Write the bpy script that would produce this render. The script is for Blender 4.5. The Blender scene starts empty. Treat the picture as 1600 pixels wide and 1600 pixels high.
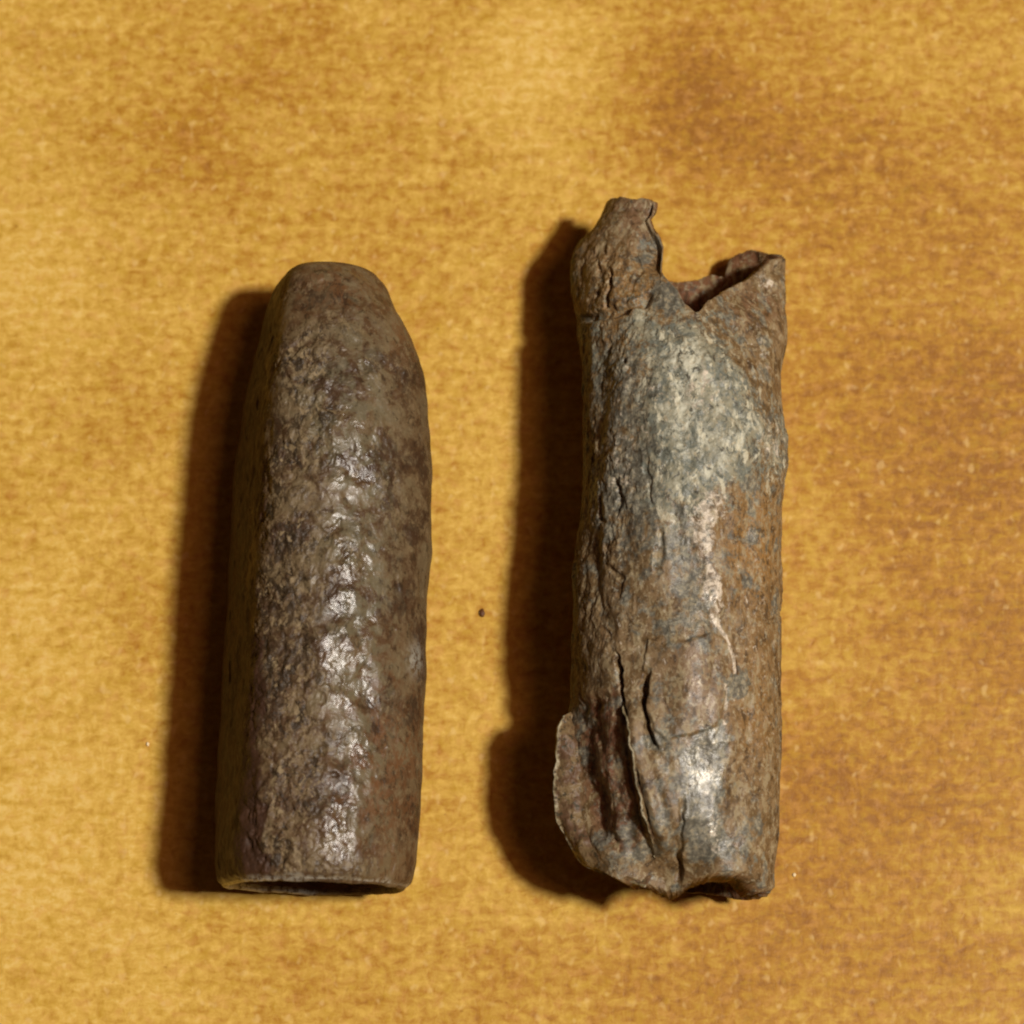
import bpy, math
import numpy as np
from mathutils import Vector

# ------------------------------------------------------------------ camera, light, exposure
MM = 0.001                                   # everything below is measured in millimetres
sc = bpy.context.scene
col = sc.collection
TILT = math.radians(12.0)
DIST = 150.0
TANH = 19.6 / 146.0
cam_d = bpy.data.cameras.new('camera')
cam = bpy.data.objects.new('camera', cam_d)
col.objects.link(cam)
CAM = np.array([0.0, -DIST * math.sin(TILT), DIST * math.cos(TILT)])
cam.location = CAM * MM
cam.rotation_euler = (TILT, 0, 0)
cam_d.sensor_width = 36.0
cam_d.lens = 18.0 / TANH
cam_d.clip_start = 0.005
cam_d.clip_end = 20.0
cam_d.dof.use_dof = True
cam_d.dof.focus_distance = 0.1440
cam_d.dof.aperture_fstop = 75.0
sc.camera = cam
sc.cycles.pixel_filter_type = 'BLACKMAN_HARRIS'
sc.cycles.filter_width = 2.1                 # a slightly soft phone lens

world = bpy.data.worlds.new('World')
sc.world = world
world.use_nodes = True
wb = world.node_tree.nodes['Background']
wb.inputs[0].default_value = (1.0, 0.50, 0.30, 1)      # a dim, warm room
wb.inputs[1].default_value = 0.036

def lamp(name, theta, azim, dist, diam, power, color):
    d = bpy.data.lights.new(name, 'AREA')
    d.shape = 'DISK'
    d.size = diam
    d.energy = power
    d.color = color
    o = bpy.data.objects.new(name, d)
    col.objects.link(o)
    t, a = math.radians(theta), math.radians(azim)
    v = Vector((math.sin(t) * math.cos(a), math.sin(t) * math.sin(a), math.cos(t)))
    o.location = v * dist
    o.rotation_euler = v.to_track_quat('Z', 'Y').to_euler()
    return o
lamp('desk_lamp', 27.8, -6.0, 0.60, 0.056, 4.0, (1.0, 0.955, 0.87))
lamp('ceiling_lamp', 21.0, 0.0, 2.0, 0.45, 4.9, (1.0, 0.46, 0.25))

sc.view_settings.view_transform = 'Standard'
sc.view_settings.look = 'None'
sc.view_settings.exposure = 0.0
sc.view_settings.gamma = 1.0
sc.view_settings.use_curve_mapping = False

# ------------------------------------------------------------------ helpers
FW = np.array([0.0, math.sin(TILT), -math.cos(TILT)])
UP = np.array([0.0, math.cos(TILT), math.sin(TILT)])

def unproj(px, py, z):
    """photo point -> the place at height z (mm) it stands on"""
    d = FW + np.array([1.0, 0, 0]) * ((px - 800) / 800 * TANH) - UP * ((py - 800) / 800 * TANH)
    t = (z - CAM[2]) / d[2]
    return CAM + d * t

def proj(P):
    d = P - CAM
    dep = d @ FW
    return 800 + 800 * d[..., 0] / dep / TANH, 800 - 800 * (d @ UP) / dep / TANH

def smooth(a, b, x):
    t = np.clip((x - a) / (b - a), 0, 1)
    return t * t * (3 - 2 * t)

U = np.uint32
def mixbits(h):
    h = (h ^ (h >> U(13))) * U(1274126177)
    h = (h ^ (h >> U(16))) * U(2246822519)
    return h ^ (h >> U(15))

def hash3(ix, iy, iz, seed):
    return mixbits(ix.astype(U) * U(374761393) + iy.astype(U) * U(668265263)
                   + iz.astype(U) * U(2147483647 - 1640531) + U(seed * 974711 + 17))

def vnoise(P, f, seed=0):
    """gradient noise, about -1..1"""
    Q = (P * np.asarray(f, float) + 1000.0).T
    I = np.floor(Q)
    F = (Q - I).astype(np.float32)
    I = I.astype(np.int64).astype(U)
    W = F * F * F * (F * (F * 6 - 15) + 10)
    K = (374761393, 668265263, 2147483647 - 1640531)
    H = [I[a] * U(K[a]) for a in range(3)]
    H[2] = H[2] + U(seed * 974711 + 17)
    out = np.zeros(len(P), np.float32)
    k = np.float32(1 / 511.5)
    for dx in (0, 1):
        hx = H[0] + U(K[0] * dx & 0xffffffff); fx = F[0] - np.float32(dx); wx = W[0] if dx else 1 - W[0]
        for dy in (0, 1):
            hy = hx + H[1] + U(K[1] * dy & 0xffffffff); fy = F[1] - np.float32(dy); wy = wx * (W[1] if dy else 1 - W[1])
            for dz in (0, 1):
                h = mixbits(hy + H[2] + U(K[2] * dz & 0xffffffff))
                g = ((h & U(1023)).astype(np.float32) * k - 1) * fx
                g += (((h >> U(10)) & U(1023)).astype(np.float32) * k - 1) * fy
                g += (((h >> U(20)) & U(1023)).astype(np.float32) * k - 1) * (F[2] - np.float32(dz))
                out += g * (wy * (W[2] if dz else 1 - W[2]))
    return out * 1.5

def fbm(P, f, octv=4, seed=0, gain=0.5):
    o = np.zeros(len(P)); a = 1.0; f = np.asarray(f, float)
    for k in range(octv):
        o += a * vnoise(P, f * 2.03 ** k, seed + k * 7)
        a *= gain
    return o

def linedist(x, y, pts):
    """distance to a polyline, and position along it 0..1"""
    best = np.full(x.shape, 1e9); tt = np.zeros(x.shape)
    n = len(pts) - 1
    for k in range(n):
        (ax, ay), (bx, by) = pts[k], pts[k + 1]
        L = (bx - ax) ** 2 + (by - ay) ** 2
        t = np.clip(((x - ax) * (bx - ax) + (y - ay) * (by - ay)) / L, 0, 1)
        d = np.hypot(x - ax - t * (bx - ax), y - ay - t * (by - ay))
        m = d < best
        best = np.where(m, d, best); tt = np.where(m, (k + t) / n, tt)
    return best, tt

def polydist(x, y, pts):
    """signed distance to a closed outline, positive inside"""
    d, _ = linedist(x, y, list(pts) + [pts[0]])
    ins = np.zeros(x.shape, bool)
    n = len(pts)
    for k in range(n):
        (ax, ay), (bx, by) = pts[k], pts[(k + 1) % n]
        c = (ay > y) != (by > y)
        ins ^= c & (x < (bx - ax) * (y - ay) / ((by - ay) if by != ay else 1e-9) + ax)
    return np.where(ins, d, -d)

def spot(x, y, cx, cy, rx, ry=None):
    ry = ry or rx
    return np.exp(-(((x - cx) / rx) ** 2 + ((y - cy) / ry) ** 2))

def make_mesh(name, V, quads, mat, parent=None, attrs=None, origin=(0, 0, 0), smooth_shade=True):
    V = (np.asarray(V, float) - np.asarray(origin, float)) * MM
    quads = np.asarray(quads, np.int32)
    me = bpy.data.meshes.new(name)
    me.vertices.add(len(V)); me.vertices.foreach_set('co', V.astype(np.float32).ravel())
    n, k = quads.shape
    me.loops.add(n * k); me.loops.foreach_set('vertex_index', quads.ravel())
    me.polygons.add(n)
    me.polygons.foreach_set('loop_start', np.arange(0, n * k, k, dtype=np.int32))
    me.polygons.foreach_set('use_smooth', np.full(n, smooth_shade))
    for a, v in (attrs or {}).items():
        at = me.attributes.new(a, 'FLOAT', 'POINT')
        at.data.foreach_set('value', np.asarray(v, np.float32))
    me.update(calc_edges=True); me.validate()
    me.materials.append(mat)
    o = bpy.data.objects.new(name, me)
    col.objects.link(o)
    if parent: o.parent = parent
    return o

def grid_quads(rows, cols, wrap, flip=False, base=0):
    r = np.arange(rows - 1)[:, None]; c = np.arange(cols if wrap else cols - 1)[None, :]
    c2 = (c + 1) % cols
    a = r * cols + c; b = r * cols + c2; d = (r + 1) * cols + c; e = (r + 1) * cols + c2
    q = np.stack([a, b, e, d], -1).reshape(-1, 4) + base
    return q[:, ::-1] if flip else q

def grid_normals(G):
    du = np.roll(G, -1, 1) - np.roll(G, 1, 1)
    dv = np.gradient(G, axis=0)
    n = np.cross(du, dv)
    return n / np.maximum(np.linalg.norm(n, axis=-1, keepdims=True), 1e-9)

def lin(r, g, b):
    f = lambda c: c / 12.92 if c <= 0.04045 else ((c + 0.055) / 1.055) ** 2.4
    return (f(r / 255), f(g / 255), f(b / 255), 1)

class NT:
    def __init__(s, name):
        s.mat = bpy.data.materials.new(name); s.mat.use_nodes = True
        s.t = s.mat.node_tree; s.n = s.t.nodes
        s.bsdf = s.n['Principled BSDF']
        tc = s.n.new('ShaderNodeTexCoord')
        m = s.n.new('ShaderNodeVectorMath'); m.operation = 'SCALE'; m.inputs['Scale'].default_value = 1 / MM
        s.t.links.new(tc.outputs['Object'], m.inputs[0]); s.co = m.outputs[0]
    def link(s, a, b): s.t.links.new(a, b)
    def put(s, sock, v):
        if isinstance(v, bpy.types.NodeSocket): s.link(v, sock)
        else: sock.default_value = v
    def noise(s, f, detail=3.0, rough=0.55, off=(0, 0, 0), dist=0.0, co=None):
        m = s.n.new('ShaderNodeMapping'); m.inputs['Location'].default_value = off
        m.inputs['Scale'].default_value = f if isinstance(f, tuple) else (f, f, f)
        s.link(co or s.co, m.inputs[0])
        n = s.n.new('ShaderNodeTexNoise'); n.inputs['Scale'].default_value = 1.0
        n.inputs['Detail'].default_value = detail; n.inputs['Roughness'].default_value = rough
        n.inputs['Distortion'].default_value = dist
        s.link(m.outputs[0], n.inputs['Vector'])
        return n.outputs['Fac']
    def attr(s, name):
        a = s.n.new('ShaderNodeAttribute'); a.attribute_name = name
        return a.outputs['Fac']
    def math(s, op, a, b=0.0, c=0.0, clamp=False):
        m = s.n.new('ShaderNodeMath'); m.operation = op; m.use_clamp = clamp
        s.put(m.inputs[0], a); s.put(m.inputs[1], b); s.put(m.inputs[2], c)
        return m.outputs[0]
    def rng(s, x, a, b, lo=0.0, hi=1.0):
        m = s.n.new('ShaderNodeMapRange'); m.interpolation_type = 'SMOOTHSTEP'
        s.put(m.inputs[0], x)
        for i, v in enumerate((a, b, lo, hi)): m.inputs[i + 1].default_value = v
        return m.outputs[0]
    def mix(s, fac, a, b, mode='MIX'):
        m = s.n.new('ShaderNodeMix'); m.data_type = 'RGBA'; m.blend_type = mode
        s.put(m.inputs[0], fac); s.put(m.inputs[6], a); s.put(m.inputs[7], b)
        return m.outputs[2]
    def bump(s, h, dist, strength=1.0, prev=None):
        b = s.n.new('ShaderNodeBump'); b.inputs['Distance'].default_value = dist * MM
        s.put(b.inputs['Strength'], strength)
        s.put(b.inputs['Height'], h)
        if prev is not None: s.link(prev, b.inputs['Normal'])
        return b.outputs[0]
    def out(s, color, rough, spec=0.5, metallic=0.0, normal=None):
        s.put(s.bsdf.inputs['Base Color'], color); s.put(s.bsdf.inputs['Roughness'], rough)
        s.put(s.bsdf.inputs['Specular IOR Level'], spec); s.put(s.bsdf.inputs['Metallic'], metallic)
        if normal is not None: s.link(normal, s.bsdf.inputs['Normal'])
        return s.mat

def tag(o, label, cat, group=None):
    o['label'] = label; o['category'] = cat
    if group: o['group'] = group
    return o

# ------------------------------------------------------------------ materials
def wood_material():
    m = NT('varnished_wood')
    tone = m.attr('tone')
    blot = m.noise((0.22, 0.30, 1), 4, 0.6, (3, 7, 0), 0.4)
    streak = m.noise((0.30, 1.7, 1), 4, 0.6, (11, 2, 0), 0.3)
    fibre = m.noise((3.0, 1.6, 1), 2, 0.5, (5, 31, 0), 0.5)
    grain = m.noise((2.0, 2.9, 1), 3, 0.62, (2, 9, 0), 0.4)
    cross = m.noise((1.0, 2.9, 1), 2, 0.5, (52, 19, 0), 0.5)
    t = tone
    for n, a in ((blot, 0.62), (streak, 0.36), (fibre, 0.50), (grain, 1.15), (cross, 0.35)):
        t = m.math('MULTIPLY_ADD', m.math('SUBTRACT', n, 0.5), a, t)
    ramp = m.n.new('ShaderNodeValToRGB')
    cr = ramp.color_ramp
    cr.elements[0].position = 0.0; cr.elements[0].color = lin(146, 96, 26)
    cr.elements[1].position = 1.0; cr.elements[1].color = lin(221, 186, 104)
    for p, c in ((0.3, (172, 122, 36)), (0.55, (191, 149, 58)), (0.78, (209, 169, 76))):
        e = cr.elements.new(p); e.color = lin(*c)
    m.link(t, ramp.inputs[0])
    c = ramp.outputs[0]
    hue = m.noise((1.5, 1.7, 1), 3, 0.6, (41, 3, 0))
    c = m.mix(m.rng(hue, 0.52, 0.68, 0, 0.30), c, lin(208, 154, 86))
    c = m.mix(m.rng(hue, 0.47, 0.32, 0, 0.35), c, lin(184, 146, 34))
    fleck = m.noise((2.3, 1.9, 1), 1, 0.5, (17, 23, 0))
    c = m.mix(m.rng(fleck, 0.60, 0.80, 0, 0.40), c, lin(230, 196, 128))
    pore = m.noise((2.9, 3.4, 1), 2, 0.5, (29, 13, 0))
    c = m.mix(m.rng(pore, 0.70, 0.82, 0, 0.5), c, lin(120, 70, 18))
    n = m.bump(m.math('ADD', grain, fibre), 0.03, 0.5)
    return m.out(c, m.rng(grain, 0.3, 0.7, 0.45, 0.62), 0.25, 0.0, n)

def bullet_material():
    """brown patina over steel: grey polished back, crumbly dark scale, red-brown rust"""
    m = NT('brown_patina')
    n1 = m.noise(0.55, 5, 0.62, (1, 4, 2)); n2 = m.noise(1.5, 5, 0.66, (9, 1, 7), 0.4); n3 = m.noise(4.2, 4, 0.7, (3, 8, 1), 0.3)
    n4 = m.noise((2.4, 1.5, 2.4), 5, 0.68, (13, 5, 3), 0.8)
    n5 = m.noise((3.4, 2.6, 3.4), 4, 0.66, (33, 2, 6), 0.5)
    grey, scale, red, bare, gloss, flank_shade = (m.attr(a) for a in ('grey', 'scale', 'red', 'bare', 'gloss', 'flank_shade'))
    c = m.mix(m.rng(n2, 0.42, 0.58), lin(76, 57, 37), lin(106, 86, 59))
    c = m.mix(m.rng(n1, 0.53, 0.59, 0, 0.8), c, lin(106, 90, 64))
    c = m.mix(m.rng(n1, 0.48, 0.42, 0, 0.85), c, lin(58, 41, 27))
    c = m.mix(m.math('MULTIPLY', red, m.rng(n4, 0.44, 0.56)), c, lin(108, 74, 45))
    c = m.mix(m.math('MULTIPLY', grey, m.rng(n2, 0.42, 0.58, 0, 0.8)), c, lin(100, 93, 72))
    c = m.mix(m.math('MULTIPLY_ADD', scale, 0.75, 0.15), c, m.mix(m.rng(n4, 0.48, 0.56), c, lin(46, 36, 23)))
    c = m.mix(m.math('MULTIPLY_ADD', scale, 0.7, 0.2), c, m.mix(m.rng(n5, 0.54, 0.64), c, lin(130, 112, 82)))
    c = m.mix(m.rng(n3, 0.57, 0.68, 0, 0.45), c, lin(130, 114, 84))
    c = m.mix(m.rng(n5, 0.43, 0.34, 0, 0.65), c, lin(50, 39, 26))
    shade_mix = m.rng(m.math('MULTIPLY_ADD', m.math('SUBTRACT', n5, 0.5), 1.6, flank_shade), 0.35, 0.65)
    c = m.mix(shade_mix, c, m.mix(m.rng(n2, 0.42, 0.58), lin(58, 38, 25), lin(70, 47, 32)))  # darker brown that puts the flank's shade into the colour
    c = m.mix(m.math('MULTIPLY', bare, m.rng(n3, 0.40, 0.55)), c, lin(168, 164, 150))
    r = m.math('ADD', m.rng(n5, 0.4, 0.6, 0.42, 0.56), m.math('MULTIPLY', scale, 0.12))
    r = m.math('SUBTRACT', r, m.math('MULTIPLY', grey, 0.12))
    r = m.math('MAXIMUM', m.math('SUBTRACT', r, m.math('MULTIPLY', gloss, 0.2)), 0.28)
    b = m.bump(n3, 0.07, m.math('MULTIPLY_ADD', gloss, 0.22, m.math('MULTIPLY_ADD', scale, 0.2, 0.18)))
    b = m.bump(m.noise(9, 2, 0.5), 0.02, 0.35, b)
    spec = m.math('MULTIPLY_ADD', m.attr('upper'), 0.24, 0.05)
    spec = m.math('MULTIPLY_ADD', gloss, 0.3, spec)
    spec = m.math('MULTIPLY_ADD', bare, 0.3, spec)
    return m.out(c, r, spec, m.math('MULTIPLY', bare, 0.3), b)

def jacket_material():
    """torn jacket: brown skin, grey-green lead, chalky white corrosion, red oxidised copper"""
    m = NT('flaking_jacket')
    n1 = m.noise(0.6, 5, 0.62, (7, 2, 5)); n2 = m.noise(1.7, 5, 0.66, (2, 6, 9), 0.4); n3 = m.noise(4.4, 4, 0.7, (8, 3, 4), 0.3)
    n4 = m.noise((2.8, 1.5, 2.8), 5, 0.68, (4, 15, 8), 0.45)
    n5 = m.noise((3.8, 2.8, 3.8), 5, 0.7, (21, 5, 2), 0.6)
    n6 = m.noise((2.2, 1.8, 2.2), 5, 0.7, (3, 55, 12), 0.4)
    n7 = m.noise((1.0, 0.8, 1.0), 5, 0.7, (31, 5, 22), 0.4)
    crust, lead, red, white, ochre, gloss = (m.attr(a) for a in ('crust', 'lead', 'red', 'white', 'ochre', 'gloss'))
    k = lambda n: m.math('SUBTRACT', n, 0.5)
    c = m.mix(m.rng(n2, 0.42, 0.58), lin(90, 72, 47), lin(128, 108, 77))
    c = m.mix(m.rng(n1, 0.48, 0.58, 0, 0.7), c, lin(108, 86, 56))
    c = m.mix(m.math('MULTIPLY', ochre, m.rng(n3, 0.38, 0.52)), c, lin(142, 107, 60))
    c = m.mix(m.math('MULTIPLY', red, m.rng(n2, 0.36, 0.54)), c, lin(112, 70, 52))
    c = m.mix(m.rng(n4, 0.53, 0.60, 0, 0.75), c, lin(148, 132, 100))
    c = m.mix(m.rng(n4, 0.46, 0.38, 0, 0.75), c, lin(58, 43, 28))
    # thin grey patina, in drifting patches
    gp = m.rng(m.math('MULTIPLY_ADD', k(n6), 3.2, lead), 0.22, 0.72)
    c = m.mix(m.math('MULTIPLY', gp, 0.85), c, m.mix(m.rng(n3, 0.42, 0.58), lin(84, 84, 76), lin(126, 124, 110)))
    cr1 = m.rng(m.math('MULTIPLY_ADD', k(n5), 2.4, m.math('MULTIPLY_ADD', k(n7), 2.4, crust)), 0.30, 0.62)
    c = m.mix(m.math('MULTIPLY', cr1, 0.9), c, m.mix(m.rng(n2, 0.42, 0.58), lin(104, 108, 98), lin(140, 136, 114)))
    cr2 = m.math('MULTIPLY', m.rng(m.math('MULTIPLY_ADD', k(n7), 4.0, crust), 0.80, 1.45), m.rng(crust, 0.1, 0.5))
    c = m.mix(cr2, c, lin(186, 184, 164))
    cr3 = m.math('MULTIPLY', m.rng(crust, 0.1, 0.6, 0, 0.8), m.rng(n5, 0.46, 0.38))
    c = m.mix(cr3, c, lin(72, 76, 68))
    cr4 = m.math('MULTIPLY', m.rng(crust, 0.1, 0.6, 0, 0.8), m.rng(n4, 0.55, 0.63))
    c = m.mix(cr4, c, lin(202, 196, 170))
    wm = m.rng(m.math('MULTIPLY_ADD', k(n5), 3.0, white), 0.40, 0.85)
    c = m.mix(wm, c, m.mix(m.rng(n3, 0.42, 0.56), lin(152, 140, 122), lin(212, 198, 178)))
    c = m.mix(m.rng(n3, 0.55, 0.65, 0, 0.65), c, lin(164, 150, 120))
    c = m.mix(m.rng(n5, 0.40, 0.32, 0, 0.6), c, lin(66, 52, 36))
    r = m.rng(n2, 0.4, 0.6, 0.45, 0.62)
    r = m.math('ADD', r, m.math('MULTIPLY', cr1, 0.12))
    r = m.math('SUBTRACT', r, m.math('MULTIPLY', lead, 0.16))
    r = m.math('MAXIMUM', m.math('SUBTRACT', r, m.math('MULTIPLY', gloss, 0.18)), 0.33)
    b = m.bump(n3, 0.08, m.math('MULTIPLY_ADD', gloss, -0.25, 0.42))
    b = m.bump(m.noise(9, 2, 0.5), 0.025, 0.4, b)
    return m.out(c, r, m.math('MULTIPLY_ADD', gloss, 0.45, m.math('MULTIPLY_ADD', m.attr('upper'), 0.35, 0.06)), m.math('MULTIPLY', gloss, 0.2), b)

def inner_material():
    m = NT('inner_rust')
    n = m.noise(1.6, 5, 0.62, (4, 4, 4)); n2 = m.noise(6, 3, 0.6)
    c = m.mix(m.rng(n, 0.35, 0.65), lin(96, 68, 46), lin(124, 96, 70))
    c = m.mix(m.rng(n2, 0.55, 0.7, 0, 0.5), c, lin(70, 60, 50))
    return m.out(c, 0.65, 0.3, 0, m.bump(n2, 0.06, 0.7))

def foil_material():
    m = NT('weathered_foil')
    n = m.noise(1.6, 5, 0.66, (6, 2, 1)); n2 = m.noise(4.5, 4, 0.68, (1, 2, 3)); rim = m.attr('rim')
    c = m.mix(m.rng(n, 0.42, 0.58), lin(92, 68, 48), lin(118, 98, 68))
    c = m.mix(m.rng(n2, 0.46, 0.38), c, lin(66, 58, 42))
    pale = m.rng(m.math('MULTIPLY_ADD', m.math('SUBTRACT', n2, 0.5), 1.6, rim), 0.62, 1.05)
    c = m.mix(pale, c, m.mix(m.rng(n, 0.42, 0.58), lin(128, 118, 88), lin(168, 158, 130)))
    return m.out(c, 0.5, 0.3, 0.0, m.bump(n2, 0.05, 0.5))

def crumb_material(name, a, b):
    m = NT(name)
    return m.out(m.mix(m.noise(9, 3), lin(*a), lin(*b)), 0.6, 0.4)

M_wood, M_bullet, M_jacket, M_inner, M_foil = (wood_material(), bullet_material(), jacket_material(),
                                               inner_material(), foil_material())

# ------------------------------------------------------------------ tabletop
def build_tabletop():
    near = np.linspace(-26, 26, 209)
    far = np.array([30, 40, 60, 100, 160, 260, 400.0])
    ax = np.concatenate([-far[::-1], near, far])
    n = len(ax)
    X, Y = np.meshgrid(ax, ax)
    P = np.stack([X, Y, np.zeros_like(X)], -1).reshape(-1, 3)
    px, py = proj(P)
    # lighter and browner figure in the board
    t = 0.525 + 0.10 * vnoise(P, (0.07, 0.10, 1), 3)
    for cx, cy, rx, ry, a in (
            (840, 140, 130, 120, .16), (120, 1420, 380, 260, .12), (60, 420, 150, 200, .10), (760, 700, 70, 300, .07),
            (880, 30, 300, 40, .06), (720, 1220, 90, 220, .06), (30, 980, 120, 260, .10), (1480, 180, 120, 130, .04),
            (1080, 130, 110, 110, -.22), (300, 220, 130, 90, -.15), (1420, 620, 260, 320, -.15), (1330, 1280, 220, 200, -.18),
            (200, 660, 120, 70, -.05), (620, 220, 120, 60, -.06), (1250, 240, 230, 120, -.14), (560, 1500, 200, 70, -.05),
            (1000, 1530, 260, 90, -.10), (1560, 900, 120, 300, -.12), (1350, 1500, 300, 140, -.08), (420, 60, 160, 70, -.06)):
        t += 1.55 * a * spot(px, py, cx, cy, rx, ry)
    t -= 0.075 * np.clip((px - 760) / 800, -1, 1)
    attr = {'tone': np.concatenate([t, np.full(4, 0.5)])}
    q = grid_quads(n, n, False)
    # slab sides and underside
    corners = [0, n - 1, n * n - 1, n * (n - 1)]
    V = np.concatenate([P, P[corners] + np.array([0, 0, -18.0])])
    b = n * n
    rim = [np.arange(n), np.arange(n) * n + n - 1, n * n - 1 - np.arange(n), (n - 1 - np.arange(n)) * n]
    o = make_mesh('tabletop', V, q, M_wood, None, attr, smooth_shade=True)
    # sides as a second pass with n-gons
    import bmesh
    bm = bmesh.new(); bm.from_mesh(o.data); bm.verts.ensure_lookup_table()
    for k in range(4):
        vs = [bm.verts[int(i)] for i in rim[k]]
        f = bm.faces.new([bm.verts[b + k], bm.verts[b + (k + 1) % 4]] + vs[::-1]); f.smooth = False
    f = bm.faces.new([bm.verts[b + k] for k in (3, 2, 1, 0)]); f.smooth = False
    bm.normal_update(); bm.to_mesh(o.data); bm.free()
    o['kind'] = 'structure'
    return o
build_tabletop()

def interp(rows, key, val, x):
    a = np.array(rows, float)
    return np.interp(x, a[:, key], a[:, val])

def smooth_interp(x, xs, ys):
    """cubic (Catmull-Rom) through the points"""
    xs = np.asarray(xs, float); ys = np.asarray(ys, float)
    m = np.gradient(ys, xs)
    i = np.clip(np.searchsorted(xs, x) - 1, 0, len(xs) - 2)
    h = xs[i + 1] - xs[i]; t = np.clip((x - xs[i]) / h, 0, 1)
    return ((2 * t**3 - 3 * t**2 + 1) * ys[i] + (t**3 - 2 * t**2 + t) * h * m[i]
            + (-2 * t**3 + 3 * t**2) * ys[i + 1] + (t**3 - t**2) * h * m[i + 1])

def ring_angles(nt, nb, half=105):
    """angles round the section, 0 = up, positive to the right, finer on the upper side"""
    h = math.radians(half)
    return np.concatenate([np.linspace(-h, h, nt, endpoint=False),
                           np.linspace(h, 2 * math.pi - h, nb, endpoint=False)])

# ------------------------------------------------------------------ the intact bullet
def build_bullet():
    R = 4.0
    rows = [  # photo row, left edge, right edge
        (412, 474, 560), (415, 458, 574), (421, 446, 586), (434, 434, 598), (467, 418, 617), (519, 401, 644), (564, 386, 659),
        (616, 376, 667), (669, 369, 672), (747, 360, 673), (829, 355, 673), (930, 349, 669), (1045, 342, 665),
        (1131, 338, 662), (1241, 332, 657), (1310, 331, 654), (1345, 333, 650), (1366, 337, 644), (1376, 341, 638)]
    ys, cx, hw = [], [], []
    for py, xl, xr in rows:
        a, b = unproj(xl, py, R), unproj(xr, py, R)
        ys.append(a[1] - 0.24); cx.append((a[0] + b[0]) / 2); hw.append((b[0] - a[0]) / 2)
    ys, cx, hw = (np.array(v)[::-1] for v in (ys, cx, hw))          # from the mouth up to the nose
    phi = ring_angles(440, 130)
    nv = 720
    yv = np.linspace(ys[0], ys[-1], nv)
    # finer steps near the nose where the section shrinks quickly
    yv = np.unique(np.concatenate([np.linspace(ys[0], ys[-1] - 0.6, nv), ys[-1] - 0.6 * (1 - np.sin(np.linspace(0, math.pi / 2, 40)))]))
    C = smooth_interp(yv, ys, cx); W = smooth_interp(yv, ys, hw)
    H = np.minimum(W, R * 1.0)
    # flattened left flank
    p = phi[None, :]
    long = (yv - yv[0]) / (yv[-1] - yv[0])
    dflat = np.interp(long, [0, .12, .3, .6, .8, .92, 1], [.90, .80, .74, .71, .71, .77, .93])[:, None]
    dflat = dflat + (0.035 * vnoise(np.stack([yv, 0 * yv, 0 * yv], -1), 0.45, 8) + 0.02 * vnoise(np.stack([yv, 0 * yv, 0 * yv], -1), 1.3, 9))[:, None]
    pf = math.radians(-73)
    cc = np.cos(p - pf)
    rf = np.where(cc > 0.05, dflat / np.maximum(cc, 0.05), 9)
    r = -np.log(np.exp(-15.0 * 1.0) + np.exp(-15.0 * np.minimum(rf, 3))) / 15.0
    x0 = r * np.sin(p); z0 = r * np.cos(p)
    lo, hi = x0.min(1, keepdims=True), x0.max(1, keepdims=True)
    x0 = (x0 - lo) / (hi - lo) * 2 - 1
    X = C[:, None] + W[:, None] * x0
    Z = R + H[:, None] * z0
    Y = np.repeat(yv[:, None], len(phi), 1) - 0.024 * (X - C[:, None]) - 0.032 * (Z - R) * smooth(0.35, 0.0, long)[:, None]
    G = np.stack([X, Y, Z], -1)
    N = grid_normals(G)
    P = G.reshape(-1, 3)
    px, py = (a.reshape(-1) for a in proj(P))
    up = N.reshape(-1, 3)[:, 2]
    # relief: dents, lumps, crumbly scale, pits
    d = 0.10 * fbm(P, 0.33, 3, 5) + 0.035 * fbm(P, (1.0, 0.75, 1.0), 2, 11)
    warp = P + 0.16 * np.stack([fbm(P, 1.5, 2, 31), fbm(P, 1.5, 2, 32), fbm(P, 1.5, 2, 33)], -1)
    scale = smooth(345, 415, px) * smooth(580, 420, px) * smooth(470, 560, py)
    scale = np.maximum(scale, 0.75 * spot(px, py, 440, 1130, 70, 200))
    scale = np.clip(scale * 0.95 + 0.75 * fbm(P, 0.6, 3, 41), 0, 1)
    scale *= smooth(0.25, 0.6, up) * 0.95 + 0.05
    # flaking layers: ragged terraces in the patina
    def terraces(f, seed, amp):
        t = fbm(warp, f, 4, seed, 0.55)
        return amp * (smooth(-.04, .04, t) + smooth(.24, .32, t) + smooth(-.42, -.34, t) - 1.5)
    side = smooth(-0.1, 0.6, up) * 0.7 + 0.3
    d += (0.024 * scale + 0.010) * side * terraces((1.1, 0.8, 1.1), 3, 1.0)
    d += (0.020 * scale + 0.003) * side * terraces((2.3, 1.7, 2.3), 5, 1.0)
    d += (0.016 * scale + 0.004 * side) * fbm(P, 2.9, 3, 61)
    d -= 0.07 * scale * smooth(0.28, 0.6, vnoise(warp, (1.5, 1.1, 1.5), 51))
    d -= 0.05 * side * smooth(0.42, 0.62, vnoise(P, 1.5, 71))
    # the glossy dimples along its back
    back = spot(px, py, 545, 900, 60, 1500)
    d -= 0.07 * back * smooth(0.0, 0.6, vnoise(warp, (0.9, 0.8, 0.9), 75))
    d += 0.045 * back * fbm(P, (1.4, 1.1, 1.4), 2, 77)
    d += 0.05 * spot(px, py, 530, 1270, 30, 26) - 0.07 * spot(px, py, 532, 1272, 15, 14)
    # rim at the mouth
    edge = (yv - yv[0])[:, None].repeat(len(phi), 1).reshape(-1)
    d *= smooth(0, 0.4, edge) * 0.75 + 0.25
    d -= 0.10 * (1 - smooth(0.0, 0.35, edge)) ** 2
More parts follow.
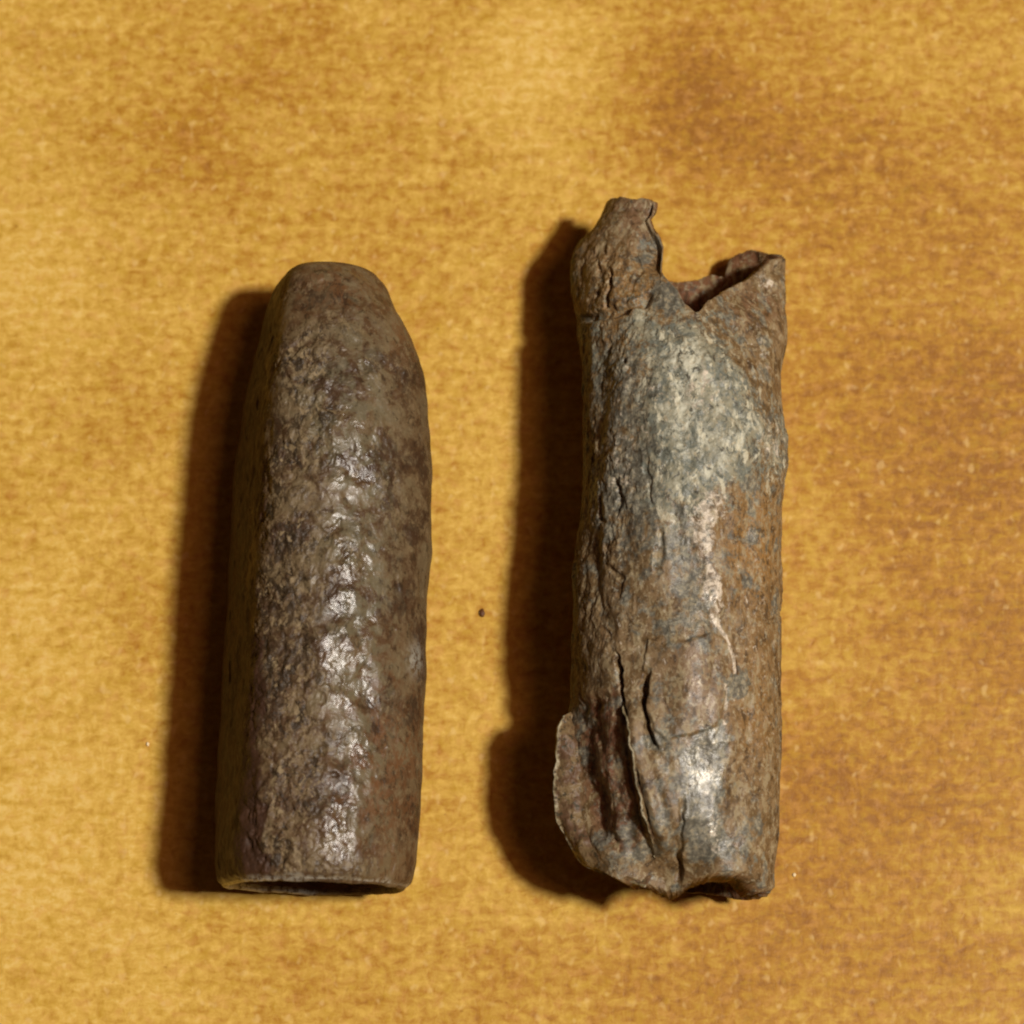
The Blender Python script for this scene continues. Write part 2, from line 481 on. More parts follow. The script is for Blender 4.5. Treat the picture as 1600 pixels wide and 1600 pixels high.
    nose = (yv[-1] - yv)[:, None].repeat(len(phi), 1).reshape(-1)
    d *= smooth(0, 0.5, nose)
    G2 = (P + N.reshape(-1, 3) * d[:, None]).reshape(G.shape)
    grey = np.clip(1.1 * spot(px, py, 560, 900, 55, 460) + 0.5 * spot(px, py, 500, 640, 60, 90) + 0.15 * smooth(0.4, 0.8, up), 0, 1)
    red = np.clip(0.5 * spot(px, py, 450, 1230, 90, 160) + 0.9 * spot(px, py, 610, 1200, 60, 150)
                  + 0.7 * spot(px, py, 630, 530, 30, 60) + 0.6 * spot(px, py, 520, 450, 90, 40) + 0.15, 0, 1)
    rimw = (1 - smooth(0.05, 0.22, edge + 0.15 * vnoise(P, 1.2, 81)))
    bare = np.clip(rimw * (0.5 + 0.8 * vnoise(P, 0.8, 83)) + 0.8 * spot(px, py, 648, 1030, 10, 22), 0, 1)
    gloss = 0.12 * spot(px, py, 548, 950, 50, 520)
    for gx_, gy_, rx_, ry_ in ((548, 655, 26, 26), (575, 560, 16, 16), (560, 705, 26, 18), (548, 750, 32, 18), (545, 830, 26, 26), (560, 880, 20, 40), (538, 925, 34, 50),
                               (500, 1010, 22, 16), (560, 975, 24, 16), (540, 1055, 34, 40), (535, 1110, 22, 40), (555, 1180, 22, 32), (525, 1255, 34, 60),
                               (520, 1330, 20, 30), (545, 1345, 18, 16), (430, 1190, 20, 16), (580, 1140, 18, 30)):
        gloss += spot(px, py, gx_, gy_, rx_, ry_)
    gloss = np.clip(gloss * (0.25 + 1.1 * smooth(-0.1, 0.45, fbm(P, (1.2, 0.9, 1.2), 3, 121))), 0, 1)
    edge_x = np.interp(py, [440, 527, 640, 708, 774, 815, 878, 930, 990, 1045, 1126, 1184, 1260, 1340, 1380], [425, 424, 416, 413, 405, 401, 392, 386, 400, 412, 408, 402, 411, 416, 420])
    flank_shade = smooth(16, -16, px + 14 * fbm(P, 0.9, 3, 151) - edge_x) * smooth(420, 470, py)  # painted shade on the unlit left flank, with a ragged border
    attrs = dict(flank_shade=flank_shade, grey=grey, scale=scale, red=red, bare=bare, gloss=gloss, upper=smooth(0.35, 0.75, up))
    zmin = G2[..., 2].min()
    drop = zmin - 0.0
    G2[..., 2] -= drop
    V = G2.reshape(-1, 3)
    q = grid_quads(len(yv), len(phi), True)
    # nose cap
    c = V[-len(phi):].mean(0, keepdims=True)
    V = np.concatenate([V, c])
    last = (len(yv) - 1) * len(phi)
    i = np.arange(len(phi)); j = (i + 1) % len(phi)
    capq = np.stack([last + i, last + j, np.full_like(i, len(V) - 1), np.full_like(i, len(V) - 1)], -1)
    base = np.array([C[0], ys[0], 0.0])
    root = bpy.data.objects.new('corroded_bullet', None); col.objects.link(root)
    root.location = base * MM; root.empty_display_size = 0.004
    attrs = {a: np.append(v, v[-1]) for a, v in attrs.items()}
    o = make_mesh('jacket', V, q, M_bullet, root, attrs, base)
    import bmesh
    bm = bmesh.new(); bm.from_mesh(o.data); bm.verts.ensure_lookup_table()
    for a, b, cc_, _ in capq:
        f = bm.faces.new([bm.verts[int(a)], bm.verts[int(b)], bm.verts[int(cc_)]]); f.smooth = True
    bm.to_mesh(o.data); bm.free()
    # rim and hollow: section of the mouth, shrunk in steps
    ring = G2[0]; cen = np.array([ring[:, 0].mean(), 0, (ring[:, 2].max() + ring[:, 2].min()) / 2])
    def shrink(t, dy, jit=0.0):
        v = ring - cen; v[:, 1] = 0
        rr = np.hypot(v[:, 0], v[:, 2])[:, None]
        out = cen + v * (1 - t / rr)
        out[:, 1] = ring[:, 1] + dy + jit
        return out
    rag = 0.05 * fbm(ring, 0.9, 3, 91) + 0.02 * vnoise(ring, 3.0, 92)
    prof = [(0.0, 0.0), (0.05, -0.06), (0.12, -0.09), (0.20, -0.08), (0.27, -0.01), (0.30, 0.15)]
    RG = np.stack([shrink(t, dy, rag * min(1, k2)) for k2, (t, dy) in enumerate(prof)])
    rv = RG.reshape(-1, 3)
    rim_attr = dict(flank_shade=np.full(len(rv), .3), grey=np.full(len(rv), .1), scale=np.full(len(rv), .2), red=np.full(len(rv), .2), gloss=np.zeros(len(rv)), upper=np.full(len(rv), .2),
                    bare=np.clip(smooth(0.8, -1.5, rv[:, 0] - cen[0]) * 1.1 + 0.4 * vnoise(rv, 0.5, 95), 0, 1))
    make_mesh('mouth_rim', rv, grid_quads(len(prof), len(phi), True, True), M_bullet, root, rim_attr, base)
    dep = np.concatenate([[0.15], np.linspace(0.4, 9, 30)])
    IG = np.stack([shrink(0.30 + 0.25 * min(1, y / 3), y, rag) for y in dep])
    iv = IG.reshape(-1, 3)
    iv[len(phi):] += (0.07 * fbm(iv[len(phi):], 0.8, 3, 97))[:, None] * np.array([0.5, 0, 1])
    o = make_mesh('hollow_wall', iv, grid_quads(len(dep), len(phi), True, True), M_inner, root, None, base)
    bm = bmesh.new(); bm.from_mesh(o.data); bm.verts.ensure_lookup_table()
    n = len(phi); f = bm.faces.new([bm.verts[(len(dep) - 1) * n + i] for i in range(n)])
    bm.to_mesh(o.data); bm.free()
    tag(root, 'intact dark brown corroded bullet with a blunt tapered nose and open base, on the left', 'bullet')
    return root
build_bullet()

# ------------------------------------------------------------------ the torn jacket
def build_torn():
    R = 3.95
    rows = [  # photo row, left edge, right edge
        (300, 952, 1222), (313, 944, 1226), (330, 937, 1229), (346, 928, 1230), (379, 903, 1231), (400, 893, 1231), (430, 889, 1232),
        (472, 892, 1233), (496, 899, 1234), (529, 905, 1233), (565, 909, 1226), (610, 911, 1221), (640, 911, 1221), (700, 909, 1230),
        (735, 907, 1231), (775, 904, 1227), (880, 898, 1224), (940, 894, 1223), (1000, 892, 1220), (1060, 892, 1221), (1100, 890, 1221),
        (1150, 886, 1220), (1250, 888, 1218), (1325, 896, 1215), (1370, 905, 1213), (1410, 915, 1210)]
    ys, cx, hw = [], [], []
    for py, xl, xr in rows:
        a, b = unproj(xl, py, R), unproj(xr, py, R)
        ys.append(a[1]); cx.append((a[0] + b[0]) / 2); hw.append((b[0] - a[0]) / 2)
    ys, cx, hw = (np.array(v)[::-1] for v in (ys, cx, hw))
    fC = lambda y: smooth_interp(y, ys, cx)
    fW = lambda y: smooth_interp(y, ys, hw)
    y_of = lambda py: np.array([unproj(1060, float(p_), R)[1] for p_ in np.atleast_1d(py)])
    # how tall the tube stands: full in the middle, crushed at the torn end, a little at the mouth
    hy = y_of([1400, 1300, 1150, 900, 700, 600, 520, 460, 400, 300]); hz = np.array([3.35, 3.6, 3.9, 4.0, 4.0, 3.85, 3.4, 2.95, 2.6, 2.3])
    fH = lambda y: np.interp(y, hy, hz)
    phi = ring_angles(460, 150)
    nc = len(phi)
    s = np.sin(phi); upw = np.cos(phi) >= 0

    # torn outlines, photo points; upper wall and lower wall separately
    top_u = [(880, 372), (905, 372), (930, 342), (944, 315), (968, 308), (985, 310), (1004, 307), (1018, 311), (1021, 330), (1017, 343), (1026, 368),
             (1029, 385), (1026, 412), (1037, 430), (1056, 447), (1070, 472), (1088, 488), (1100, 478), (1107, 467), (1140, 452), (1160, 441),
             (1190, 421), (1214, 404), (1226, 402), (1240, 410)]
    bot_u = [(880, 1300), (896, 1338), (932, 1358), (962, 1372), (985, 1371), (1010, 1381), (1040, 1393), (1061, 1385), (1085, 1372), (1105, 1365),
             (1130, 1361), (1150, 1363), (1166, 1361), (1178, 1368), (1190, 1378), (1205, 1392), (1220, 1380)]
    low_tp = [(880, 425), (960, 420), (1030, 440), (1060, 446), (1118, 432), (1138, 435), (1146, 409), (1165, 399), (1184, 394), (1205, 397), (1223, 400), (1240, 415)]
    low_bp = [(880, 1330), (960, 1374), (1040, 1396), (1100, 1398), (1150, 1404), (1178, 1407), (1199, 1403), (1220, 1380)]
    def section(Y, inset):
        """points of the tube at distance Y along it, for every column"""
        sh = Y.shape
        Cn, Wn, Hn = (f(Y.ravel()).reshape(sh) for f in (fC, fW, fH))
        # the right half of the torn end is pressed down
        crush = 0.46 * smooth(-0.1, 0.8, s)[None, :] * smooth(y_of([640])[0], y_of([440])[0], Y) * (np.cos(phi) > 0)[None, :]
        crush = crush + 0.50 * np.exp(-((s + 0.15) / 0.45) ** 2)[None, :] * smooth(y_of([1290])[0], y_of([1400])[0], Y) * (np.cos(phi) > 0)[None, :]
        zc = np.cos(phi)[None, :] * (1 - crush)
        return np.stack([Cn + (Wn - inset) * s[None, :], Y, R - 0.6 * (4.0 - Hn) + (Hn - inset) * zc], -1)
    yg = np.linspace(ys[0] - 1.2, ys[-1] + 3.5, 900)
    GA, GB = proj(section(np.repeat(yg[:, None], nc, 1), 0.0))
    def solve(pts, upper_end):
        X, Yp = np.array(pts, float).T
        g = GB - np.interp(GA, X, Yp)                # <0 above the outline in the photo
        if upper_end:
            k = len(yg) - 1 - np.argmax((g >= 0)[::-1], 0)
        else:
            k = np.argmax(g <= 0, 0)
        return yg[k]
    # upper wall and, lying on the table, lower wall
    w = smooth(0.05, -0.30, np.cos(phi))
    yt = solve(top_u, True) * (1 - w) + solve(low_tp, True) * w
    yb = solve(bot_u, False) * (1 - w) + solve(low_bp, False) * w
    pp = np.stack([np.sin(phi) * 4, np.zeros(nc), np.cos(phi) * 4], -1)
    yt += 0.10 * fbm(pp, 0.9, 3, 5) + 0.05 * vnoise(pp, 5.0, 7)
    yb += 0.06 * fbm(pp, 0.9, 3, 15) + 0.04 * vnoise(pp, 5.0, 17)
    # rows run straight across the middle and follow the torn outlines only near the ends
    def rows_to(n1_, n2_, n3_):
        y1, y2 = yb.max() + 0.25, yt.min() - 0.25
        t1, t2, t3 = (np.linspace(0, 1, n, endpoint=e)[:, None] for n, e in ((n1_, False), (n2_, False), (n3_, True)))
        one = np.ones((1, nc))
        return np.concatenate([yb * (1 - t1) + y1 * t1, (y1 * (1 - t2) + y2 * t2) * one, y2 * (1 - t3) + yt * t3])
    Y = rows_to(70, 560, 140)
    nv = len(Y)
    G = section(Y, 0.0)
    # the ragged right edge of the horn
    gx, gy = proj(G)
    ex = np.interp(gy, [300, 318, 332, 342, 356, 368, 384, 400, 412, 428, 440], [0, 1, -2, -9, -3, 4, 7, 3, 1, 2, 0])
    G[..., 0] += 0.0245 * ex * np.exp(-((gx - 1022) / 22) ** 2) * (np.cos(phi) > 0.2)[None, :]
    # smooth unit normals from a regular tube, so the torn outline does not skew them
    yr = np.linspace(yb.min(), yt.max(), 500)
    Nr = grid_normals(section(np.repeat(yr[:, None], nc, 1), 0.0))
    fi = np.clip((Y - yr[0]) / (yr[1] - yr[0]), 0, 498.999); f0 = fi.astype(int); ff = (fi - f0)[..., None]
    ci = np.arange(nc)[None, :].repeat(nv, 0)
    N = Nr[f0, ci] * (1 - ff) + Nr[f0 + 1, ci] * ff
    N /= np.linalg.norm(N, axis=-1, keepdims=True)
    P = G.reshape(-1, 3); NN = N.reshape(-1, 3)
    px, py = (a.reshape(-1) for a in proj(P))
    up = NN[:, 2]
    vis = smooth(-0.1, 0.15, up)               # features below belong to the upper side

    jx = px + 5 * vnoise(P, 1.3, 21) + 3 * vnoise(P, 3.5, 22)
    jy = py + 5 * vnoise(P, 1.3, 23) + 3 * vnoise(P, 3.5, 24)
    seam = [(962, 1010), (966, 1030), (971, 1085), (980, 1130), (986, 1175), (992, 1214), (1001, 1250), (1013, 1295), (1019, 1316), (1024, 1350)]
    trough = [(893, 1095), (930, 1085), (962, 1070), (976, 1130), (984, 1180), (990, 1220), (1000, 1260), (1008, 1300), (1000, 1330), (965, 1335), (930, 1318), (906, 1275), (893, 1200)]
    plate = [(1010, 994), (1040, 1008), (1075, 1001), (1110, 985), (1135, 1000), (1147, 1030), (1146, 1055), (1133, 1075), (1130, 1100), (1118, 1130),
             (1080, 1148), (1040, 1158), (1020, 1140), (1010, 1110), (1008, 1060)]
    crustp = [(945, 510), (985, 478), (1040, 505), (1100, 495), (1130, 530), (1160, 580), (1200, 640), (1226, 660), (1228, 735), (1205, 770),
              (1175, 745), (1140, 760), (1105, 790), (1070, 815), (1030, 812), (1012, 770), (1020, 700), (1005, 640), (975, 600), (945, 590)]
    core = [(1030, 530), (1080, 515), (1130, 560), (1158, 610), (1150, 680), (1140, 740), (1095, 790), (1050, 770), (1035, 700), (1020, 640), (1030, 590)]
    streakp = [(1078, 800), (1098, 765), (1125, 775), (1122, 830), (1116, 870), (1128, 905), (1132, 950), (1120, 978), (1102, 935), (1098, 885), (1084, 840)]
    metal = [(1072, 1170), (1105, 1128), (1138, 1135), (1130, 1200), (1130, 1280), (1142, 1330), (1115, 1352), (1085, 1345), (1068, 1300), (1064, 1230)]

    d = 0.11 * fbm(P, 0.35, 3, 1) + 0.05 * fbm(P, (0.9, 0.5, 0.9), 2, 2)
    d += 0.22 * (np.abs(vnoise(P, (0.42, 0.13, 0.42), 14)) + 0.7 * np.abs(vnoise(P, (0.6, 0.2, 0.6), 15))) * vis - 0.08
    d -= 0.45 * smooth(982, 1030, px) * smooth(440, 405, py) * vis
    d += 0.03 * np.abs(fbm(P, (0.85, 0.22, 0.85), 2, 4)) * (0.3 + 0.7 * smooth(1100, 980, px)) - 0.03
    crust = smooth(-60, 46, polydist(jx, jy, crustp) + 22 * fbm(P, 0.7, 3, 45)) * vis * (1 - 0.55 * spot(px, py, 965, 545, 40, 70))
    corem = smooth(-26, 40, polydist(jx, jy, core) + 14 * fbm(P, 0.8, 3, 46)) * vis
    pl = smooth(-2.5, 3.5, polydist(px + 6 * fbm(P, 0.9, 3, 25), py + 6 * fbm(P, 0.9, 3, 26), plate)) * vis
    tr = smooth(-8, 14, polydist(px + 3 * vnoise(P, 1.2, 27), py, trough)) * vis
    met = smooth(-10, 14, polydist(jx, jy, metal)) * vis
    stk = smooth(-9, 10, polydist(jx, jy, streakp) + 7 * fbm(P, 1.0, 3, 47)) * vis
    warp = P + 0.16 * np.stack([fbm(P, 1.6, 2, 31), fbm(P, 1.6, 2, 32), fbm(P, 1.6, 2, 33)], -1)
    leftrough = smooth(1030, 960, px) * smooth(480, 560, py) * smooth(1110, 1000, py) * vis
    rough = np.clip(0.35 + 0.5 * fbm(P, 0.6, 2, 41) + 0.6 * leftrough + 0.5 * crust + 1.2 * spot(px, py, 955, 430, 55, 70), 0.12, 1.6) * (1 - 0.7 * pl) * (1 - 0.4 * met)
    def terraces(f, seed):
        t = fbm(warp, f, 4, seed, 0.55)
        return smooth(-.04, .04, t) + smooth(.24, .32, t) + smooth(-.42, -.34, t) - 1.5
    d += 0.020 * rough * terraces((1.2, 0.7, 1.2), 3)
    d += 0.014 * rough * terraces((2.6, 1.7, 2.6), 5)
    d += 0.014 * rough * fbm(P, 3.0, 3, 51)
    d -= 0.035 * rough * smooth(0.28, 0.6, vnoise(warp, (1.8, 1.1, 1.8), 53))
    d += crust * (0.06 + 0.06 * fbm(P, (1.5, 1.1, 1.5), 3, 61)) + corem * 0.05
    d += pl * (0.10 + 0.05 * vnoise(P, 0.5, 27)) + stk * 0.06
    sx_ = np.interp(py, [q[1] for q in seam], [q[0] for q in seam])
    d -= tr * (0.25 + 0.75 * smooth(-8, -62, px - sx_)) * (0.36 + 0.12 * fbm(P, 1.2, 3, 71))
    d -= 0.35 * spot(px, py, 925, 1262, 14, 46) * vis
    ds, ts = linedist(px + 2 * vnoise(P, 1.2, 28), py, seam)
    right_of = np.where(px > np.interp(py, [q[1] for q in seam], [q[0] for q in seam]), 1, 0)
    inseam = smooth(1000, 1030, py) * smooth(1360, 1330, py)
    d += 0.08 * right_of * np.exp(-ds / 26) * inseam * vis
    uu = px - sx_
    lowl = smooth(1075, 1140, py) * smooth(1365, 1310, py) * vis
    for u0, wd, ht in ((17, 12, .22), (-8, 5, -.08), (-50, 12, .12), (44, 9, .08)):
        d += ht * lowl * np.exp(-((uu - u0 * (0.7 + 0.3 * smooth(1100, 1300, py)) + 5 * vnoise(P, 0.9, 140 + int(u0))) / wd) ** 2)
    def groove(pts, width, depth, taper=True, s1=29):
        g, t = linedist(px + 5.0 * fbm(P, 1.3, 3, s1), py + 5.0 * fbm(P, 1.3, 3, s1 + 40), pts)
        k = np.minimum(1, np.minimum(t, 1 - t) * 6 + 0.15) if taper else 1
        wv_ = width * (0.75 + 0.6 * vnoise(P, 1.1, s1 + 3))
        return depth * k * smooth(wv_, wv_ * 0.25, g) * vis
    for pts, wd, dp in (
            ([(1010, 1050), (1004, 1090), (1006, 1115), (1014, 1147), (1028, 1178)], 9, 0.42),
            ([(994, 1205), (1003, 1240), (1012, 1275), (1018, 1300)], 5, 0.40),
            ([(1066, 1245), (1062, 1290), (1060, 1340), (1060, 1392)], 9, 0.20),
            ([(965, 1020), (969, 1085), (978, 1135)], 6, 0.35),
            ([(900, 500), (940, 494), (975, 486), (1003, 474), (1020, 452)], 13, 0.26),
            ([(953, 420), (956, 450), (948, 488)], 8, 0.16),
            ([(930, 400), (938, 440), (930, 470)], 7, 0.08),
            ([(990, 385), (1000, 420), (985, 460)], 8, 0.07),
            ([(1034, 822), (1030, 860), (1028, 895)], 9, 0.12),
            ([(965, 745), (972, 775), (962, 800)], 8, 0.13),
            ([(940, 770), (935, 800), (945, 820)], 7, 0.09),
            ([(940, 880), (975, 905), (960, 945)], 8, 0.08),
            ([(975, 560), (972, 568)], 6, 0.20),
            ([(1196, 930), (1188, 955), (1200, 970), (1216, 972), (1222, 945)], 5, 0.16),
            ([(1170, 1040), (1176, 1070), (1174, 1095)], 4, 0.15),
            ([(1178, 505), (1188, 540), (1196, 570)], 7, 0.12),
            ([(1145, 500), (1160, 530), (1175, 600)], 8, 0.12),
            ([(1008, 705), (1016, 760), (1022, 800)], 9, 0.07),
            ([(915, 690), (925, 720), (918, 760)], 7, 0.08)):
        d -= groove(pts, wd, dp)
    # horn: a rolled, lumpy edge
    d += 0.16 * spot(px, py, 962, 440, 30, 34) * vis + 0.12 * spot(px, py, 985, 470, 22, 16) * vis
    d += 0.10 * spot(px, py, 1008, 330, 20, 24) * vis
    # grooves beside the white streak
    d -= 0.10 * spot(px, py, 1070, 900, 22, 60) * vis
    teal = smooth(22, 12, np.hypot(jx - 1154, (jy - 1070) * 0.8) + 8 * fbm(P, 1.2, 3, 87)) * vis
    d += 0.03 * teal
    endf = np.minimum((Y - yb[None, :]), (yt[None, :] - Y)).reshape(-1)
    d *= 0.35 + 0.65 * smooth(0, 0.4, endf)

    lead = np.clip(met * 1.0 + 0.45 * spot(px, py, 1030, 720, 70, 130) + 0.4 * spot(px, py, 1060, 880, 60, 90) + 0.35 * spot(px, py, 950, 780, 40, 60) + 0.35 * spot(px, py, 1170, 700, 60, 60) + 0.4 * spot(px, py, 1100, 960, 40, 60) + 0.35 * spot(px, py, 960, 560, 50, 70) + teal + 0.7 * corem + 1.0 * spot(px, py, 1043, 462, 26, 30) + 0.5 * spot(px, py, 1000, 1330, 60, 24)
                   + 0.5 * smooth(0.15, 0.5, fbm(P, 0.7, 3, 81)) + 0.06 + 0.3 * spot(px, py, 1000, 680, 90, 160) + 0.35 * spot(px, py, 1070, 1200, 40, 120) + 0.25 * spot(px, py, 975, 1290, 40, 60), 0, 1)
    lined, _ = linedist(px + 1.5 * vnoise(P, 2, 83), py, [(1112, 962), (1124, 978), (1138, 998), (1146, 1022), (1148, 1050)])
    line2, _ = linedist(px + 1.5 * vnoise(P, 2, 84), py, [(1133, 1070), (1134, 1105), (1132, 1135)])
    seaml, _ = linedist(px, py, seam)
    white = np.clip(stk * 0.68 + 0.85 * smooth(5.5, 2, lined) + 0.55 * smooth(4, 1.5, line2) + 0.45 * spot(px, py, 1085, 610, 45, 45)
                    + 0.45 * spot(px, py, 1200, 690, 22, 40) + 0.45 * spot(px, py, 1200, 440, 24, 18)
                    + 0.35 * spot(px, py, 1012, 400, 14, 14) + 0.45 * spot(px, py, 1112, 1290, 16, 60) + 0.3 * spot(px, py, 1190, 560, 30, 60) + 0.3 * spot(px, py, 1010, 1335, 14, 22) + 0.32 * spot(px, py, 965, 740, 45, 110) + 0.25 * spot(px, py, 1000, 610, 40, 60) + 0.22 * spot(px, py, 1000, 1040, 60, 50)  # includes a pale streak painting in the highlight on the bare metal
                    + 0.25 * spot(px, py, 1180, 1060, 40, 200) + 0.2 * spot(px, py, 960, 950, 50, 80), 0, 1) * vis
    red = np.clip(tr * 0.7 + 0.15 * spot(px, py, 1085, 1060, 60, 60) + 0.5 * spot(px, py, 1180, 480, 40, 30) + 0.35 * spot(px, py, 990, 330, 40, 40)
                  + 0.06, 0, 1)
    ochre = np.clip(0.95 * spot(px, py, 1180, 850, 55, 95) + 0.6 * spot(px, py, 1180, 1100, 40, 120) + 0.7 * spot(px, py, 990, 450, 70, 70) + 0.5 * spot(px, py, 985, 560, 40, 60) + 0.1, 0, 1)
    gloss = np.clip(0.85 * spot(px, py, 1104, 1265, 32, 120) + 0.2 * spot(px, py, 1090, 1170, 26, 40) + 0.5 * spot(px, py, 1114, 1320, 18, 30) + 0.7 * spot(px, py, 1112, 900, 16, 60) + 0.4 * spot(px, py, 1085, 1060, 50, 50), 0, 1)
    gloss *= smooth(-0.3, 0.3, fbm(P, 1.0, 3, 131)) * vis
    d += 0.03 * met * fbm(P, (1.4, 0.8, 1.4), 3, 133)
    G2 = (P + NN * d[:, None]).reshape(G.shape)

    # inner wall and the torn edge between them
    YI = rows_to(20, 90, 40)
    ni = len(YI)
    GI = section(YI, 0.34 + 0.75 * smooth(1.6, 0.0, YI - yb[None, :]) * (np.cos(phi) > 0)[None, :])
    gx, gy = proj(GI)
    ex = np.interp(gy, [300, 318, 332, 342, 356, 368, 384, 400, 412, 428, 440], [0, 1, -2, -9, -3, 4, 7, 3, 1, 2, 0])
    GI[..., 0] += 0.0245 * ex * np.exp(-((gx - 1022) / 22) ** 2) * (np.cos(phi) > 0.2)[None, :]
    GI[..., 1] -= 0.32 * smooth(1.2, 0.0, YI - yb[None, :]) * smooth(0.1, 0.5, np.cos(phi))[None, :]
    PI = GI.reshape(-1, 3)
    GI = (PI + (np.stack([np.sin(phi), np.zeros(nc), np.cos(phi)], -1)[None].repeat(ni, 0).reshape(-1, 3)
                * (0.07 * fbm(PI, 0.8, 3, 91))[:, None])).reshape(GI.shape)
    # the inside must not poke through the dented outside
    ii = np.concatenate([np.linspace(0, 70, 20, endpoint=False), np.linspace(70, 630, 90, endpoint=False), np.linspace(630, nv - 1, 40)]).round().astype(int)
    Dm = d.reshape(nv, nc)[ii]
    GI += np.stack([np.sin(phi), np.zeros(nc), np.cos(phi)], -1)[None] * np.minimum(Dm, 0)[..., None]
    zmin = min(G2[..., 2].min(), 99)
    G2[..., 2] -= zmin; GI[..., 2] -= zmin
    base = np.array([fC(ys[:1])[0], yb.mean(), 0.0])
    root = bpy.data.objects.new('torn_bullet_jacket', None); col.objects.link(root)
    root.location = base * MM; root.empty_display_size = 0.004
    Vv = np.concatenate([G2.reshape(-1, 3), GI.reshape(-1, 3)])
    q = [grid_quads(nv, nc, True)]
    i = np.arange(nc); j = (i + 1) % nc; b0 = nv * nc
    q.append(np.stack([i, b0 + i, b0 + j, j], -1))
    lo, hi = (nv - 1) * nc, b0 + (ni - 1) * nc
    q.append(np.stack([lo + i, lo + j, hi + j, hi + i], -1))
    q.append(grid_quads(ni, nc, True, True, b0))
    pad = lambda a, f: np.concatenate([a, np.full(ni * nc, f)])
    attrs = dict(crust=pad(np.clip(crust * 0.55 + corem * 0.45, 0, 1), 0.0), lead=pad(lead, 0.1), red=pad(red, 0.75), white=pad(white, 0.0), ochre=pad(ochre, 0.35), gloss=pad(gloss, 0.0), upper=pad(smooth(0.3, 0.75, up), 0.0))
    make_mesh('shell', Vv, np.concatenate(q), M_jacket, root, attrs, base)

    # sheets bent away from the shell
    def ribbon(name, pts, mat, thick=0.14, nu=140, nw=26, seed=0, jag=0.12, rough_amp=0.05, rim_pow=1.5):
        """pts: rows of (photo x, photo y, z) lower edge and upper edge"""
        A = np.array([np.append(unproj(x, y, z)[:2], z) for (x, y, z), _ in pts])
        B = np.array([np.append(unproj(x, y, z)[:2], z) for _, (x, y, z) in pts])
        t = np.linspace(0, 1, len(pts)); tu = np.linspace(0, 1, nu)
        sa = np.stack([smooth_interp(tu, t, A[:, k]) for k in range(3)], -1)
        sb = np.stack([smooth_interp(tu, t, B[:, k]) for k in range(3)], -1)
        sb = sb + (sb - sa) * (jag * fbm(sa, 1.3, 3, seed))[:, None]
        wv = np.linspace(0, 1, nw)[None, :, None]
        S = sa[:, None] * (1 - wv) + sb[:, None] * wv
        n = np.cross(np.gradient(S, axis=0), np.gradient(S, axis=1))
        n /= np.maximum(np.linalg.norm(n, axis=-1, keepdims=True), 1e-9)
        fl = S.reshape(-1, 3)
        bumpy = (rough_amp * fbm(fl, 1.6, 4, seed + 3)).reshape(nu, nw, 1)
        taper = (0.35 + 0.65 * np.sin(np.pi * np.clip(wv, 0.0, 0.85))) * (0.3 + 0.7 * np.sin(np.pi * tu))[:, None, None]
        F = S + n * (bumpy + thick / 2 * taper); Bk = S + n * (bumpy - thick / 2 * taper)
        V = np.concatenate([F.reshape(-1, 3), Bk.reshape(-1, 3)])
        q = [grid_quads(nu, nw, False), grid_quads(nu, nw, False, True, nu * nw)]
        idx = np.arange(nu * nw).reshape(nu, nw)
        loop = np.concatenate([idx[0, :-1], idx[:-1, -1], idx[-1, :0:-1], idx[:0:-1, 0]])
        l2 = np.roll(loop, -1)
        q.append(np.stack([loop, loop + nu * nw, l2 + nu * nw, l2], -1))
        rim = np.repeat(np.linspace(0, 1, nw)[None, :], nu, 0).reshape(-1) ** rim_pow
        return make_mesh(name, V, np.concatenate(q), mat, root, dict(rim=np.concatenate([rim, rim])), base)
    uq = G2[:, np.cos(phi) > 0].reshape(-1, 3)[::3]
    ux, uy = proj(uq)
    def zs(x, y):
        return float(uq[np.argmin((ux - x) ** 2 + (uy - y) ** 2), 2])
    # the flap curling out on the lower left, hanging on the shell by its inner edge
    inner = [(893, 1112), (902, 1150), (908, 1195), (910, 1240), (915, 1285), (930, 1322), (952, 1345), (985, 1358), (1020, 1368)]
    outer = [(878, 1119, 4.4), (871, 1146, 4.6), (868, 1187, 4.5), (865, 1225, 4.3), (869, 1268, 4.2), (884, 1308, 4.2), (908, 1342, 4.3), (950, 1368, 4.6), (1008, 1386, 5.2)]
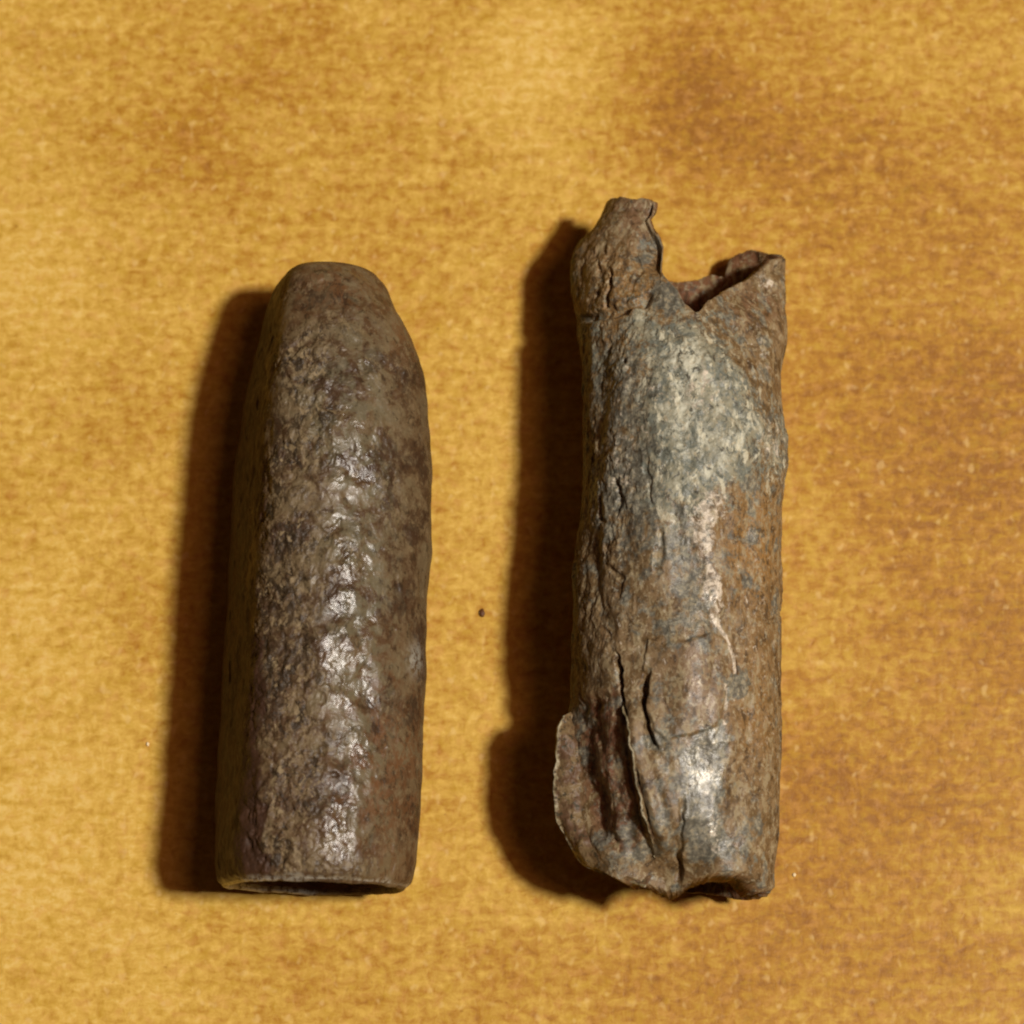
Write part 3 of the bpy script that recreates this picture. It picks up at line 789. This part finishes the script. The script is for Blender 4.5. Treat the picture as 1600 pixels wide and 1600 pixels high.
    ribbon('peeled_flap', [((x, y, zs(x, y) - 0.16), (o_[0], o_[1], o_[2] + 0.6)) for (x, y), o_ in zip(inner, outer)], M_foil, 0.46, 220, 44, 3, 0.10, 0.12, 3.0)
    # thin standing edge along the seam
    line = [(966, 1040), (968, 1055), (973, 1095), (980, 1135), (986, 1175), (992, 1214), (1001, 1250), (1011, 1290), (1018, 1316), (1023, 1342)]
    ribbon('folded_seam', [((x + 5, y + 2, zs(x + 9, y) - 0.25), (x, y - 2, zs(x + 9, y) + 0.03)) for x, y in line], M_foil, 0.11, 260, 16, 9, 0.5, 0.10, 1.8)
    tag(root, 'torn open bullet jacket with jagged end and chalky white crust, on the right', 'bullet jacket')
    return root
build_torn()

# ------------------------------------------------------------------ crumbs on the board
def crumb(name, px, py, size, mat, label, seed):
    import bmesh
    bm = bmesh.new(); bmesh.ops.create_icosphere(bm, subdivisions=3, radius=1.0)
    V = np.array([v.co[:] for v in bm.verts])
    f = 1 + 0.28 * fbm(V, 0.9, 3, seed)
    V = V * f[:, None] * np.array(size)
    V[:, 2] = np.maximum(V[:, 2], -0.55 * size[2]); V[:, 2] -= V[:, 2].min()
    for v, c in zip(bm.verts, V): v.co = c * MM
    me = bpy.data.meshes.new(name); bm.to_mesh(me); bm.free()
    me.polygons.foreach_set('use_smooth', np.ones(len(me.polygons), bool))
    me.materials.append(mat)
    o = bpy.data.objects.new(name, me); col.objects.link(o)
    o.location = unproj(px, py, 0.0) * MM
    return tag(o, label, 'crumb')
M_dirt = crumb_material('dark_dirt', (70, 40, 14), (104, 62, 22))
M_grain = crumb_material('pale_grain', (226, 200, 150), (240, 222, 180))
crumb('dirt_crumb', 753, 958, (0.11, 0.17, 0.07), M_dirt, 'tiny dark brown speck of dirt between the two bullets', 3)
crumb('sand_grain', 1241, 1367, (0.07, 0.08, 0.05), M_grain, 'tiny pale grain beside the lower right corner of the torn jacket', 5)
crumb('sand_grain', 231, 1163, (0.06, 0.08, 0.05), M_grain, 'tiny pale grain left of the intact bullet, outside its shadow', 7)
